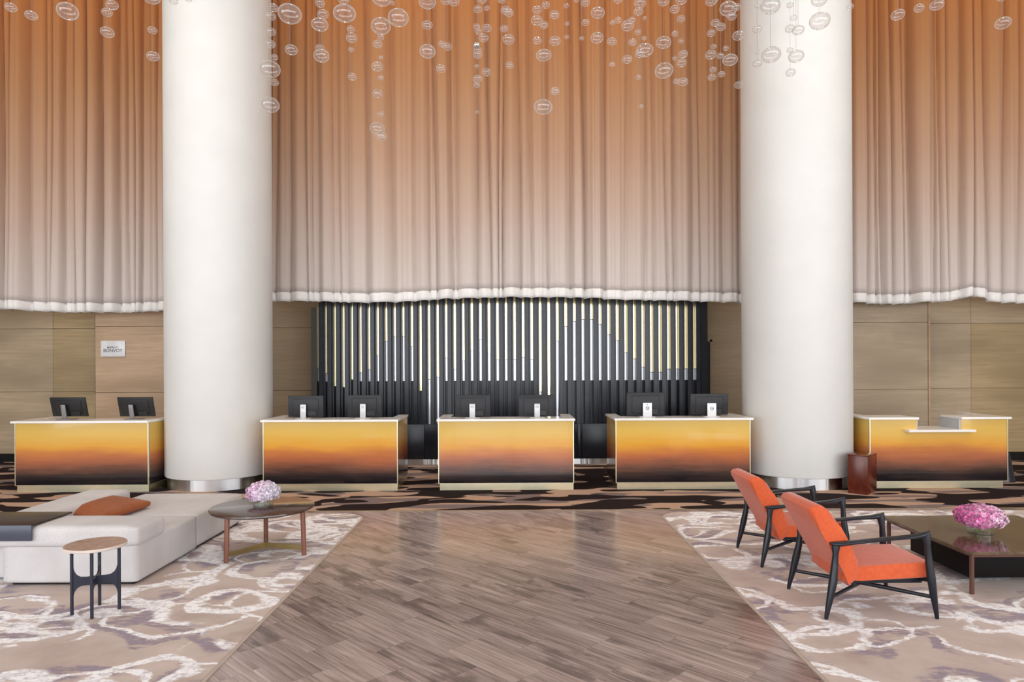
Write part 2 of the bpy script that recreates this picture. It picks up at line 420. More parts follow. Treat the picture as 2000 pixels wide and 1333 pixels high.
def front_wall():
    w = MB(); w.box(-XW, XW, YF, YF + .2, 0, ZC)
    root = w.build('wall_front', M['oak_dark'], None, kind='structure')
    zs = [(.16, 1.334), (1.339, 2.534), (2.539, 3.75)]
    def bay(x0, x1, Y, seams, mat, zz=zs):
        xs = [x0] + seams + [x1]
        for a, b in zip(xs, xs[1:]):
            for z0, z1 in zz:
                p = MB(); p.box(a + .0018, b - .0018, Y, Y + .03, z0, z1, bev=.003, seg=1)
                p.build('oak_panel', mat(a, z0) if callable(mat) else mat, root)
        bk = MB(); bk.box(x0, x1, Y + .03, YF, 0, ZC); bk.build('panel_backing', M['dark_inside'], root)
        sk = MB(); sk.box(x0, x1, Y - .012, Y + .03, 0, .155); sk.build('skirting', M['black_base'], root)
    bay(-XW, -7.94, 13.07, [-10.5, -8.74], lambda a, z: M['oak_olive'] if a > -8.8 else M['oak_grey'])
    bay(-7.57, -5.6, 12.46, [-5.98], M['oak_pink'])
    bay(-5.6, -3.66, 13.07, [-4.6], M['oak_dark'])
    bay(3.60, 5.6, 13.07, [4.9], M['oak_dark'], [(.16, 3.75)])
    bay(6.0, 7.44, 12.27, [], M['oak_grey'])
    bay(7.44, XW, 12.66, [8.47, 10.3], lambda a, z: M['oak_olive'] if a > 8 and z < 2 else M['oak_grey'])
    t = MB(); t.box(7.44, 7.475, 12.255, 12.3, .16, 3.6); t.build('edge_trim', M['oak_pink'], root)
    return root
front_wall()
# doorway edge beside the slat screen
d = struct('door_1', M['oak_dark'], (3.60, 3.66, 13.02, 13.06, 0, 2.27), (3.76, 3.80, 13.02, 13.06, 0, 2.27), (3.60, 3.80, 13.02, 13.06, 2.23, 2.27))
p = MB(); p.box(3.66, 3.76, 13.035, 13.065, 0, 2.22); p.build('door_gap', M['slat_back'], d)

# columns
def column(name, X, Y, r):
    m = MB(); m.lathe([(r - .02, .168), (r - .006, .172), (r, .19), (r, ZC)], 96)
    c = m.build(name, M['plaster'], None); c['kind'] = 'structure'
    m = MB(); m.lathe([(r - .035, 0.004), (r - .035, .168)], 96); m.build('steel_collar', M['steel'], c)
    c.location = (X, Y, 0); return c
c1 = column('round_column', -4.505, 10.58, .772); c2 = column('round_column', 4.33, 10.47, .785)
for c, l in ((c1, 'white round column left of the desks, brushed steel band at its foot'), (c2, 'white round column right of the desks, brushed steel band at its foot')):
    del c['kind']; tag(c, l, 'column', 'white round columns')

# ------------------------------------------------------------------ slat screen behind the desks
YS = 12.45
def slat_screen():
    root = thing('slat_screen', 'tall black slat screen with brass inlays and modelled silver reflections behind the reception desks', 'wall screen', (0, YS, 0))
    x0, x1, sp = -3.555, 3.41, .1558
    part('back_panel', M['slat_back'], root, (x0, x1, .16, .55, .0, 4.2))
    part('plinth_panel', M['slat'], root, (x0, -1.6, .0, .17, .10, .735), (-1.595, 0.0, .0, .17, .10, .735), (.005, 1.18, .0, .17, .10, .735), (1.185, 1.26, .0, .17, .10, .735), (1.265, x1, .0, .17, .10, .735), bev=.003)
    part('kick_plate', M['steel'], root, (x0, x1, -.004, .17, 0.004, .10))
    part('edge_post', M['dark_inside'], root, (x0 - .10, x0, .05, .55, 0, 2.87))
    part('edge_post', M['slat_back'], root, (x1, x1 + .17, .10, .57, 0, 3.8))
    low = [720, 730, 755, 757, 742, 728, 722, 695, 667, 658, 658, 678, 765, 742, 738, 700, 722, 706, 686, 664, 692, 704, 704, 704, 700, 704, 768, 797, 668, 640, 630, 626, 626, 636, 656, 668, 692, 704, 720, 730, 730, 724, 724, 724]  # heights where the mirrored window and desk reflections change, built into the strip lengths
    k = 0; x = x0
    while x < x1 - .1:
        m = MB(); m.box(x + .045, x + sp - .032, -.0, .15, .735, 4.2, bev=.004, seg=1)
        m.box(x + sp - .030, x + sp, .05, .16, .735, 4.2)
        m.build('slat', M['slat'], root)
        yp = low[k] if k < len(low) else 724
        z = 1.8 + (716 - yp) / 107.2
        part('brass_inlay', M['mirror_brass'], root, (x + .003, x + .042, .10, .158, z, 4.2))  # brass strip cut off where its gold reflection ends
        zb = .735 if k in (13, 14, 26, 27, 28) else 1.52
        if z - zb > .06: part('silver_reflection_strip', M['reflection_silver'], root, (x + .003, x + .042, .115, .158, zb, z - .01))  # silver part of the reflection, imitated by a separate metal strip
        k += 1; x += sp
    return root
slat_screen()

# ------------------------------------------------------------------ curtains
def curtain(label, x0, x1, Y, ztop, hem_fn, seed, smin, smax, amp, group):
    rnd = random.Random(seed)
    # folds
    fx = [x0]; 
    while fx[-1] < x1: fx.append(fx[-1] + rnd.uniform(smin, smax) * rnd.choice((1, 1, 1, .55, .35)))
    A = [rnd.uniform(.45, 1.4) * amp for _ in fx]; dr = [rnd.uniform(-.012, .012) for _ in fx]
    sk = [rnd.uniform(.8, 1.25) for _ in fx]; rp = [(rnd.uniform(30, 62), rnd.uniform(0, 6), rnd.uniform(.005, .015)) for _ in fx]
    def surf(x, z):
        t = (z - 3) / 6.0
        # find fold
        lo, hi = 0, len(fx) - 1
        def cx(i): return fx[i] + (dr[i] * (z - 3) if 0 < i < len(fx) - 1 else 0) + .012 * math.sin(z * .9 + i * 1.7)
        import bisect
        i = max(0, min(len(fx) - 2, bisect.bisect_right(fx, x) - 1))
        if i > 0 and x < cx(i): i -= 1
        elif i < len(fx) - 2 and x >= cx(i + 1): i += 1
        a, b = cx(i), cx(i + 1); w = b - a
        p = min(1, max(0, (x - a) / w)) ** sk[i]
        prof = 1 - abs(2 * p - 1) ** 3.2
        d = A[i] * (w / ((smin + smax) / 2)) ** .5 * prof * (1.05 - .25 * t)
        f, ph, ra = rp[i]
        d += ra * math.sin(x * f + ph) * prof
        return Y - d, prof
    NX = int((x1 - x0) / .0125); NZ = 34; HB = .165
    def grid(zf, rows, off=0):
        bm = bmesh.new(); g_ = []
        for j in range(rows + 1):
            r = []
            for i in range(NX + 1):
                x = x0 + (x1 - x0) * i / NX; zb = hem_fn(x)
                z = zf(zb, j / rows); y, pf = surf(x, z)
                z2 = z + (.016 * (pf - .5)) * max(0, 1 - (z - 2.6) / 1.4)
                r.append(bm.verts.new((x, y - off, z2)))
            g_.append(r)
        for j in range(rows):
            for i in range(NX):
                f = bm.faces.new((g_[j][i], g_[j][i + 1], g_[j + 1][i + 1], g_[j + 1][i])); f.smooth = True
        return bm
    def mesh(name, bm, mat, parent=None):
        me = bpy.data.meshes.new(name); bm.to_mesh(me); bm.free(); me.materials.append(mat)
        o = bpy.data.objects.new(name, me); COL.objects.link(o); o.parent = parent; return o
    root = mesh('curtain', grid(lambda zb, t: zb + HB - .002 + (ztop - zb - HB) * t ** 1.15, NZ), M['curtain'])
    tag(root, label, 'curtain', group)
    h = mesh('hem_band', grid(lambda zb, t: zb + HB * t, 3), M['hem'], root); h['label'] = 'white sheer hem band'
    for q in (root, h):
        md = q.modifiers.new('thickness', 'SOLIDIFY'); md.thickness = .006; md.offset = 0
    return root
def interp(pts):
    def f(x):
        if x <= pts[0][0]: return pts[0][1]
        for (a, u), (b, w) in zip(pts, pts[1:]):
            if x <= b: return u + (w - u) * (x - a) / (b - a)
        return pts[-1][1]
    return f
def hemY(pts, Y): return interp([(at(x, y, Y).x, at(x, y, Y).z) for x, y in pts])
g3 = 'ombre curtains'
curtain('ombre clay-to-white curtain between the two round columns, over the black slat screen', -4.95, 4.95, 12.05, 9.5,
        hemY([(460, 590), (540, 590), (600, 589), (740, 593), (820, 588), (900, 584), (1000, 582), (1100, 582), (1200, 586), (1300, 588), (1440, 592), (1520, 594)], 12.0), 7, .20, .46, .15, g3)
curtain('ombre clay-to-white curtain left of the left round column, above the white sign', -11.8, -5.5, 12.2, 9.5,
        hemY([(-100, 600), (0, 605), (80, 609), (150, 612), (250, 612), (330, 608), (420, 605)], 12.15), 11, .14, .34, .22, g3)
curtain('ombre clay-to-white curtain right of the right round column, above the notched desk', 5.5, 11.8, 12.0, 9.5,
        hemY([(1600, 592), (1680, 594), (1740, 596), (1800, 592), (1850, 590), (1890, 580), (1910, 584), (1940, 592), (2100, 596)], 11.95), 23, .14, .36, .21, g3)

# ------------------------------------------------------------------ reception desks
YD = 9.86
def desk(x0, x1, label, left_vis, ovl=.035, ovr=.035):
    root = thing('reception_desk', label, 'desk', ((x0 + x1) / 2, YD, .004), 0, 'sunset gradient reception desks')
    w = (x1 - x0) / 2; D = .93
    fp = part('front_panel', M['sunset'], root, (-w + .012, w - .012, 0, .03, .103, .992))
    part('side_panel', M['sunset'], root, (-w, -w + .03, .032, D, .103, .992))
    part('side_panel', M['sunset'], root, (w - .03, w, .032, D, .103, .992))
    part('corner_trim', M['brass'], fp, (-w - .002, -w + .010, -.003, .03, .10, .995))
    part('corner_trim', M['brass'], fp, (w - .010, w + .002, -.003, .03, .10, .995))
    part('bottom_trim', M['brass'], fp, (-w, w, -.004, .02, .095, .105))
    part('plinth', M['brass'], root, (-w + .02, w - .005, .015, .06, 0, .095), (-w + .02, -w + .05, .06, D - .04, 0, .095), (w - .035, w - .005, .06, D - .04, 0, .095))
    part('inner_shelf', M['dark_inside'], root, (-w + .03, w - .03, .032, .5, .55, .58))
    part('countertop', M['counter'], root, (-w - ovl, w + ovr, -.03, .42, .994, 1.027), (-w - ovl, -w + .14, .42, D + .01, .994, 1.027), (w - .14, w + ovr, .42, D + .01, .994, 1.027), bev=.003, seg=1)
    return root
desk(-7.15, -5.23, 'sunset gradient desk with two tilted monitors, left of the left round column', 0, .05, .005)
desk(-3.585, -1.648, 'sunset gradient desk with two monitors, just right of the left round column', 0, .03, .012)
desk(-1.065, .882, 'sunset gradient desk with two monitors, in the centre of the slat screen', 0, .02, .02)
desk(1.485, 3.42, 'sunset gradient desk with two silver-stand monitors, just left of the right column', 1, .02, .04)
def notched_desk():
    x0, x1 = 5.135, 7.12
    root = thing('reception_desk', 'sunset gradient desk with a lowered middle counter, right of the right round column', 'desk', ((x0 + x1) / 2, YD, .004), 0, 'sunset gradient reception desks')
    w = (x1 - x0) / 2; D = .93; cx = (x0 + x1) / 2
    a = at(1793, 815, YD).x - cx; b = at(1876, 815, YD).x - cx; zl = .815
    m = MB(); m.box(-w + .012, w - .012, 0, .03, .103, zl); m.box(-w + .012, a - .02, 0, .03, zl, .988); m.box(b + .01, w - .012, 0, .03, zl, .988)
    fp = m.build('front_panel', M['sunset'], root)
    part('side_panel', M['sunset'], root, (-w, -w + .03, .032, D, .103, .988))
    part('side_panel', M['sunset'], root, (w - .03, w, .032, D, .103, .988))
    part('corner_trim', M['brass'], fp, (-w - .002, -w + .010, -.003, .03, .10, .995))
    part('corner_trim', M['brass'], fp, (w - .010, w + .002, -.003, .03, .10, .995))
    part('bottom_trim', M['brass'], fp, (-w, w, -.004, .02, .095, .105))
    part('plinth', M['brass'], root, (-w + .03, w - .06, .015, .06, 0, .095), (-w + .03, -w + .06, .06, D - .04, 0, .095), (w - .09, w - .06, .06, D - .04, 0, .095))
    part('notch_panel', M['grey_panel'], root, (b - .02, b + .008, .005, .46, zl + .03, .988))['label'] = 'grey inner panel'
    part('notch_panel', M['grey_panel'], root, (a - .02, a - .002, .005, .46, zl + .03, .988))
    part('inner_shelf', M['dark_inside'], root, (-w + .03, w - .03, .032, .5, .45, .48))
    part('countertop', M['counter'], root, (-w - .02, a, -.03, .46, .990, 1.023), (-w - .02, -w + .14, .46, D + .01, .990, 1.023), bev=.003, seg=1)
    part('countertop', M['counter'], root, (b, w + .04, -.03, .46, .990, 1.023), (w - .14, w + .04, .46, D + .01, .990, 1.023), bev=.003, seg=1)
    la = at(1776, 843, 9.75).x - cx; lb = at(1907, 843, 9.75).x - cx
    part('low_counter', M['counter'], root, (la, lb, -.11, .0, zl + .002, zl + .035), (a + .002, b - .022, .0, .5, zl + .002, zl + .035))
notched_desk()

# ------------------------------------------------------------------ monitors
def text_mesh(name, body, size, mat, parent, loc, rot, ext=.0008):
    cu = bpy.data.curves.new(name, 'FONT'); cu.body = body; cu.size = size; cu.align_x = 'CENTER'; cu.align_y = 'CENTER'; cu.extrude = ext; cu.offset = size * .004
    o = bpy.data.objects.new(name, cu); COL.objects.link(o)
    dg = bpy.context.evaluated_depsgraph_get(); me = bpy.data.meshes.new_from_object(o.evaluated_get(dg)); bpy.data.objects.remove(o)
    me.materials.append(mat); o = bpy.data.objects.new(name, me); COL.objects.link(o); o.parent = parent; o.location = loc; o.rotation_euler = rot; return o
def monitor(xpx, halfw, ytop, ybot, stand_dx, tilt, label, kind):
    """back of a desktop monitor; the screen faces the staff side"""
    Y = 10.12; p = at(xpx, 820, Y); k = Y / F
    root = thing('computer_monitor', label, 'monitor', (p.x, Y, 1.0315), 0, 'monitors on the reception desks')
    zt = at(xpx, ytop, Y).z - 1.0315; zb = at(xpx, ybot, Y).z - 1.0315; w = halfw * k; h = zt - zb
    body = {'black': M['monitor_black'], 'dell': M['monitor'], 'hp': M['monitor']}[kind]
    T = Matrix.Translation((0, 0, zb)) @ Matrix.Rotation(R(tilt), 4, 'X')
    m = MB(); m.box(-w, w, 0, .022, 0, h, bev=.006, seg=2, M=T); 
    bx = (-w * .72, w * .72, -.010, .001, h * .10, h * .86)
    m.box(*bx, bev=.007, seg=3, M=T)
    if kind == 'hp': m.box(-w, w, -.004, .001, h * .87, h * .875, M=T)
    hs = m.build('housing', body, root)
    m = MB(); m.box(-w + .01, w - .01, .022, .0235, .012, h - .01, M=T); m.build('screen', M['screen'], hs)
    m = MB(); m.box(w * .12, w * .62, -.028, -.015, h * .06, h * .30, bev=.004, seg=1, M=T); m.build('connector_housing', body, hs)
    sm = {'black': M['silver_dark'], 'dell': M['silver'], 'hp': M['silver_white']}[kind]
    sw = {'black': .033, 'dell': .042, 'hp': .066}[kind]; sx = stand_dx * k
    topz = zb + h * (.60 if kind != 'hp' else .56); yt = -.038 - math.sin(R(tilt)) * h * .6
    # stand column leans with the screen for the tilted pair
    y0 = -.062; lean = (-.045 if kind == 'black' else 0)
    S = Matrix(((1, 0, 0, 0), (0, 1, lean / .2, 0), (0, 0, 1, 0), (0, 0, 0, 1)))
    m = MB(); m.box(sx - sw, sx + sw, y0 - .006, y0 + .014, .006, topz, bev=.006, seg=2, M=S); st = m.build('stand', sm, root)
    m = MB(); m.box(sx - sw * .7, sx + sw * .7, y0 + .01 + (lean / .2 * topz), -.014, topz - .07, topz - .015); m.build('neck_joint', M['monitor'], st)
    m = MB(); m.box(sx - .11, sx + .11, -.10, .09, 0, .007, bev=.003, seg=1); m.build('stand_base', sm, root)
    if kind == 'dell':
        m = MB(); cz = topz - .045
        for a, b, c, d_ in ((-.02, .02, .012, .015), (-.02, .02, -.015, -.012), (-.02, -.017, -.015, .015), (.017, .02, -.015, .015)):
            m.box(sx + a, sx + b, y0 - .0072, y0 - .0055, cz + c, cz + d_)
        m.build('logo', M['ink'], st)
        text_mesh('logo_lettering', 'DELL', .014, M['ink'], st, (sx, y0 - .0065, cz), (R(90), 0, 0))
    if kind == 'hp':
        cz = topz - .078; m = MB(); n = 28
        v0 = []
        for rr in (.021, .027):
            for yy in (y0 - .0075, y0 - .0055): v0.append([m.bm.verts.new((sx + rr * math.cos(2 * PI * q / n), yy, cz + rr * math.sin(2 * PI * q / n))) for q in range(n)])
        for a, b in ((0, 2), (2, 3), (3, 1), (1, 0)):
            for q in range(n): m.bm.faces.new((v0[a][q], v0[a][(q + 1) % n], v0[b][(q + 1) % n], v0[b][q]))
        m.build('logo', M['ink'], st)
        text_mesh('logo_lettering', 'hp', .036, M['ink'], st, (sx, y0 - .0065, cz + .004), (R(90), 0, R(0)))
        if xpx < 1300:
            m = MB(); m.tube([(sx - .003, y0 - .009, topz - .028), (sx - .003, y0 - .004, topz - .028)], .007, 12); m.build('cable_hole', M['ink'], st)
    return root
monitor(138, 34.5, 775, 814, -6, 16, 'black tilted monitor, left one on the desk left of the left column', 'black')
monitor(269, 34.5, 774.5, 814, -6, 16, 'black tilted monitor, right one on the desk left of the left column', 'black')
monitor(597.5, 34.5, 773.5, 815, -3, 2, 'dark grey monitor with silver stand, nearest the right side of the left column', 'dell')
monitor(712.5, 33.5, 772, 814.5, -2, 4, 'dark grey monitor, right one on the desk beside the left column', 'dell')
monitor(924, 34, 771.5, 815, -1, 1, 'dark grey monitor, left one on the centre desk', 'dell')
monitor(1047, 33.5, 771.5, 814, 2, -1, 'dark grey monitor, right one on the centre desk', 'dell')
monitor(1261, 37, 767, 812, 2, 0, 'black monitor on white stand with round logo, left one on desk beside right column', 'hp')
monitor(1385, 37, 769.5, 810.5, 3, 5, 'black monitor with round logo, nearest the left side of the right column', 'hp')

# ------------------------------------------------------------------ wall sign
a = at(197, 666, 12.44); b = at(244.5, 697, 12.44)
sg = thing('wall_sign', 'small white wall sign with black lettering left of the left column', 'sign', ((a.x + b.x) / 2, 12.452, (a.z + b.z) / 2))
w = (b.x - a.x) / 2; h = (a.z - b.z) / 2
sp_ = part('sign_plate', M['plaque'], sg, (-w, w, -.018, 0, -h, h), bev=.003)
text_mesh('small_lettering', 'MARRIOTT', .042, M['ink'], sp_, (0, -.019, .022), (R(90), 0, 0))
text_mesh('large_lettering', 'BONVOY', .082, M['ink'], sp_, (0, -.019, -.036), (R(90), 0, 0))

# ------------------------------------------------------------------ red wooden box by the right column
m = MB(); 
bx = thing('wooden_box', 'tall reddish mahogany box between the right column and the notched desk', 'box', (4.844, 9.356, .004), R(-43))
part('box_body', M['redwood'], bx, (-.255, 0, 0, .42, .0, .525), bev=.003)
bx.rotation_euler = (0, 0, 0)
# footprint set by three seen corners
for ch in [c for c in bpy.data.objects if c.parent == bx]: ch.rotation_euler = (0, 0, R(-43))
part('box_lid', M['redwood'], bx, (-.26, .005, -.005, .425, .525, .54), bev=.002).rotation_euler = (0, 0, R(-43))

# dark bin behind the notched desk
m = MB(); m.lathe([(.17, 0), (.165, .02), (.10, .40), (.095, .42)], 24)
o = m.build('waste_bin', M['slat'], None, (7.46, 10.45, .004)); tag(o, 'dark tapered floor bin behind the right end of the notched desk', 'bin')

# ------------------------------------------------------------------ rugs
def rug(name, label, sx):
    T = .012
    xi, xo, y0, y1, r = 1.78, 11.9, -3.0, 8.33, .34
    pts = []
    for k in range(9): 
        t = k / 8 * PI / 2; pts.append((xi + r - r * math.cos(t), y1 - r + r * math.sin(t)))
    pts += [(xo, y1), (xo, y0), (xi, y0)]
    pts = [(sx * x, y) for x, y in pts]
    def slab(P, z0, z1, nm, mat, parent=None):
        bm = bmesh.new(); a = [bm.verts.new((x, y, z0)) for x, y in P]; b = [bm.verts.new((x, y, z1)) for x, y in P]
        bm.faces.new(a); bm.faces.new(b)
        for k in range(len(P)): bm.faces.new((a[k], a[(k + 1) % len(P)], b[(k + 1) % len(P)], b[k]))
        m = MB(); m.bm.free(); m.bm = bm; return m.build(nm, mat, parent)
    o = slab(pts, 0, T, name, M['rug']); tag(o, label, 'rug', 'swirl rugs')
    P2 = [(x + (-sx * .022 if abs(x) < xi + r + .01 else 0), y + (.02 if y > y0 + 1 else 0)) for x, y in pts]
    slab(P2, 0, T - .004, 'edge_binding', M['rug_edge'], o)
    return o
rug('swirl_rug', 'taupe, white and purple swirl rug under the pale sofa', -1)
rug('swirl_rug', 'taupe, white and purple swirl rug under the two orange armchairs', 1)
RZ = .012

# ------------------------------------------------------------------ sofa
def soft(m, x0, x1, y0, y1, z0, z1, bev, seg=5, puff=0.0):
    m.box(x0, x1, y0, y1, z0, z1, bev=bev, seg=seg)
def cushion_obj(name, mat, parent, dims, bev, puff=.0, sub=10, loc=(0, 0, 0), rot=(0, 0, 0), pinch=0):
    """padded block: dense box with rounded edges and a gentle swell"""
    lx, ly, lz = dims; bm = bmesh.new()
    bmesh.ops.create_cube(bm, size=1); bmesh.ops.subdivide_edges(bm, edges=bm.edges[:], cuts=sub, use_grid_fill=True)
    for v in bm.verts:
        x, y, z = v.co * 2
        ix, iy, iz = lx / 2 - bev, ly / 2 - bev, lz / 2 - bev
        X, Y, Z = x * lx / 2, y * ly / 2, z * lz / 2
        # more rings near the edge
        X = math.copysign(abs(x) ** .72 * lx / 2, x); Y = math.copysign(abs(y) ** .72 * ly / 2, y); Z = math.copysign(abs(z) ** .8 * lz / 2, z)
        q = Vector((max(-ix, min(ix, X)), max(-iy, min(iy, Y)), max(-iz, min(iz, Z))))
        dlt = Vector((X, Y, Z)) - q
        if dlt.length > 1e-6: dlt = dlt.normalized() * bev
        c = q + dlt
        e = (1 - (2 * c.x / lx) ** 2) * (1 - (2 * c.y / ly) ** 2)
        c.z += math.copysign(puff * max(0, e) ** .6, c.z) if abs(c.z) > 1e-5 else 0
        if pinch: c.z *= (1 - pinch * max(abs(2 * c.x / lx), abs(2 * c.y / ly)) ** 4)
        v.co = c
    for f in bm.faces: f.smooth = True
    me = bpy.data.meshes.new(name); bm.to_mesh(me); bm.free(); me.materials.append(mat)
    o = bpy.data.objects.new(name, me); COL.objects.link(o); o.parent = parent; o.location = loc; o.rotation_euler = rot
    return o
sofa = thing('modular_sofa', 'pale oatmeal low modular sofa on the left rug', 'sofa', (-3.6, 6.7, RZ))
def sblock(name, x0, x1, y0, y1, z0, z1, bev, puff=0):
    return cushion_obj(name, M['sofa'], sofa, (x1 - x0, y1 - y0, z1 - z0), bev, puff, 14, ((x0 + x1) / 2 + 3.6, (y0 + y1) / 2 - 6.7, (z0 + z1) / 2 - RZ))
sblock('seat_base', -4.17, -3.07, 5.60, 6.675, .035, .355, .022, .004)
sblock('seat_base', -4.23, -3.085, 6.68, 7.86, .035, .355, .035, .008)
sblock('armrest', -5.2, -3.04, 5.56, 6.02, .335, .505, .05, .006)
sblock('backrest', -4.50, -4.06, 6.03, 7.32, .30, .505, .05, .006)
sblock('backrest_base', -5.2, -4.175, 5.75, 6.0, .035, .33, .02)
part('plinth', M['black_base'], sofa, (-.52, .48, -1.05, 1.1, 0, .03))
tray = thing('sofa_tray', 'dark slate tray table straddling the near armrest of the pale sofa', 'tray', (-3.88, 5.55, .511))
m = MB(); m.prism([(0, 0), (0, 0)] and [(0, -.10), (0, .0), (0, .0)], 0, 1) if False else None
m = MB(); m.box(-1.3, 0, -.012, .50, .002, .018, bev=.006, seg=2); m.build('tray_top', M['tray_top'], tray)
m = MB(); m.box(-1.3, 0, -.022, -.006, -.112, .016, bev=.006, seg=2); m.build('tray_front_lip', M['tray'], tray)
pil = cushion_obj('throw_pillow', M['leather'], None, (.44, .70, .085), .025, .03, 16, (-3.945, 6.68, .428), (R(1), R(7), R(-8)), .5)
tag(pil, 'rust orange leather pillow lying on the pale sofa', 'pillow')

# ------------------------------------------------------------------ small side table
st = thing('side_table', 'small round pink marble side table on four thin dark legs before the sofa', 'side table', (-3.05, 5.015, RZ), R(22))
m = MB(); m.lathe([(.198, .476), (.205, .480), (.207, .492), (.203, .498)], 64); m.build('table_rim', M['pale_edge'], st)
m = MB(); m.lathe([(.201, .4975), (.199, .5005)], 64); tt = m.build('tabletop', M['pink_stone'], st)
for k in range(4):
    a_ = R(90 * k); x, y = .15 * math.cos(a_), .15 * math.sin(a_)
    m = MB(); m.tube([(x, y, 0), (x, y, .24), (x, y, .478)], .0115, 12); m.build('leg', M['table_black'], st)
for k in range(4):
    m = MB(); prof = []
    top = [(0, .265), (.06, .262), (.095, .266), (.118, .282), (.132, .305), (.14, .335)]
    bot = [(.14, .13), (.132, .16), (.118, .183), (.095, .199), (.06, .203), (0, .200)]
    bmv = m.bm; poly = top + bot
    fa = [bmv.verts.new((x, -.005, z)) for x, z in poly]; fb = [bmv.verts.new((x, .005, z)) for x, z in poly]
    n = len(poly)
    for i in range(len(top) - 1):
        j = n - 1 - i
        for L in (fa, fb): bmv.faces.new((L[i], L[i + 1], L[j - 1], L[j]))
    for i in range(n): bmv.faces.new((fa[i], fa[(i + 1) % n], fb[(i + 1) % n], fb[i]))
    m.build('brace', M['table_black'], st, rot=(0, 0, R(90 * k)))

# ------------------------------------------------------------------ walnut round table
wt = thing('round_coffee_table', 'dark walnut round coffee table with brass stretcher beside the pale sofa', 'coffee table', (-2.42, 6.64, RZ + .002))
m = MB(); m.lathe([(.44, .402), (.475, .408), (.484, .418), (.482, .430), (.474, .436)], 72); m.build('tabletop', M['walnut_top'], wt)
L3 = [(-2.612, 6.25), (-1.975, 6.49), (-2.50, 6.95)]
for x, y in L3:
    m = MB(); x -= -2.42; y -= 6.64; m.tube([(x * .97, y * .97, .404), (x, y, 0)], .0225, 16); m.build('leg', M['walnut_leg'], wt)
m = MB(); hx, hy = .035, -.03
for x, y in L3:
    x -= -2.42; y -= 6.64; dx, dy = x - hx, y - hy; L = math.hypot(dx, dy)
    m.box(0, L - .015, -.006, .006, .045, .09, M=Matrix.Translation((hx, hy, 0)) @ Matrix.Rotation(math.atan2(dy, dx), 4, 'Z'))
m.build('stretcher', M['brass_dark'], wt)

# ------------------------------------------------------------------ flowers
def flowers(loc, vr, vh, fr, fh, zc, cols, seed, lv, lf, squash=1.0):
    rnd = random.Random(seed)
    v = thing('glass_vase', lv, 'vase', loc, 0, 'glass vases')
    m = MB(); m.lathe([(vr * .98, .001), (vr, .006), (vr, vh)], 48, cap1=False); m.build('vase_wall', M['vase'], v)
    m = MB(); m.lathe([(vr * .97, .003), (vr * .97, .014)], 48); m.build('vase_bottom', M['vase'], v)
    b = thing('hydrangea_bouquet', lf, 'flowers', (loc[0], loc[1], loc[2] + .016), 0, 'hydrangea bouquets')
    m = MB()
    for k in range(9):
        t = rnd.uniform(0, 2 * PI); r0 = rnd.uniform(.1, .8) * vr; r1 = rnd.uniform(.1, .6) * vr
        m.tube([(r0 * math.cos(t), r0 * math.sin(t), 0), (r1 * math.cos(t + 2), r1 * math.sin(t + 2), vh + .03)], .003, 6)
    m.build('stems', M['stem'], b)
    bm = bmesh.new(); lay = bm.loops.layers.color.new('Col')
    # inner mass so no gaps show through
    N = 1000
    for k in range(N):
        ph = k * 2.399963; ct = 1 - 1.62 * (k + .5) / N
        th = math.acos(ct); n_ = Vector((math.sin(th) * math.cos(ph), math.sin(th) * math.sin(ph), ct))
        lump = 1 + .07 * math.sin(n_.x * 9 + seed) * math.cos(n_.y * 8 + n_.z * 7)
        rr = lump * rnd.uniform(.93, 1.02)
        c = Vector((n_.x * fr * rr, n_.y * fr * rr, zc + n_.z * fh * rr))
        nn = (Vector((n_.x / fr, n_.y / fr, n_.z / fh))).normalized()
        nn = (nn + Vector((rnd.uniform(-.5, .5), rnd.uniform(-.5, .5), rnd.uniform(-.5, .5)))).normalized()
        u = nn.cross(Vector((0, 0, 1)) if abs(nn.z) < .9 else Vector((1, 0, 0))).normalized(); w_ = nn.cross(u)
        s = rnd.uniform(.011, .016) * (fr / .19) ; a0 = rnd.uniform(0, PI)
        mixv = .5 + .5 * n_.x + rnd.uniform(-.35, .35); mixv = max(0, min(1, mixv))
        base = [cols[0][i] * (1 - mixv) + cols[1][i] * mixv for i in range(3)]; br = rnd.uniform(.72, 1.1)
        col = (*[min(1, q * br) for q in base], 1)
        for p_ in range(4):
            t = a0 + p_ * PI / 2; d1 = u * math.cos(t) + w_ * math.sin(t); d2 = u * -math.sin(t) + w_ * math.cos(t)
            q = [c, c + d1 * s * .62 + d2 * s * .5 + nn * s * .18, c + d1 * s * 1.15 + nn * s * .05, c + d1 * s * .62 - d2 * s * .5 + nn * s * .18]
            f = bm.faces.new([bm.verts.new(x) for x in q])
            for l in f.loops: l[lay] = col
    me = bpy.data.meshes.new('flower_heads'); bm.to_mesh(me); bm.free(); me.materials.append(M['petal'])
    o = bpy.data.objects.new('flower_heads', me); COL.objects.link(o); o.parent = b; o['kind'] = 'stuff'
    m = MB(); m.lathe([(fr * .35, zc - fh * .35), (fr * .82, zc - fh * .12), (fr * .86, zc + fh * .2), (fr * .6, zc + fh * .68), (fr * .15, zc + fh * .88)], 24)
    m.build('flower_core', M['petal_core'], b)
M['petal_core'] = plain('petal_core', (.80, .58, .70), .8)
flowers((-2.425, 6.67, RZ + .4365), .092, .085, .155, .105, .112, ((.98, .78, .90), (.93, .92, .97)), 3,
        'low round glass vase of pale pink flowers on the walnut round table', 'pale pink hydrangea bouquet in the vase on the walnut round table')
flowers((4.0, 5.87, RZ + .338), .098, .095, .188, .105, .118, ((.90, .42, .70), (.96, .90, .92)), 8,
        'low round glass vase of pink flowers on the square marble table', 'deep pink and white hydrangea bouquet in the vase on the square marble table')

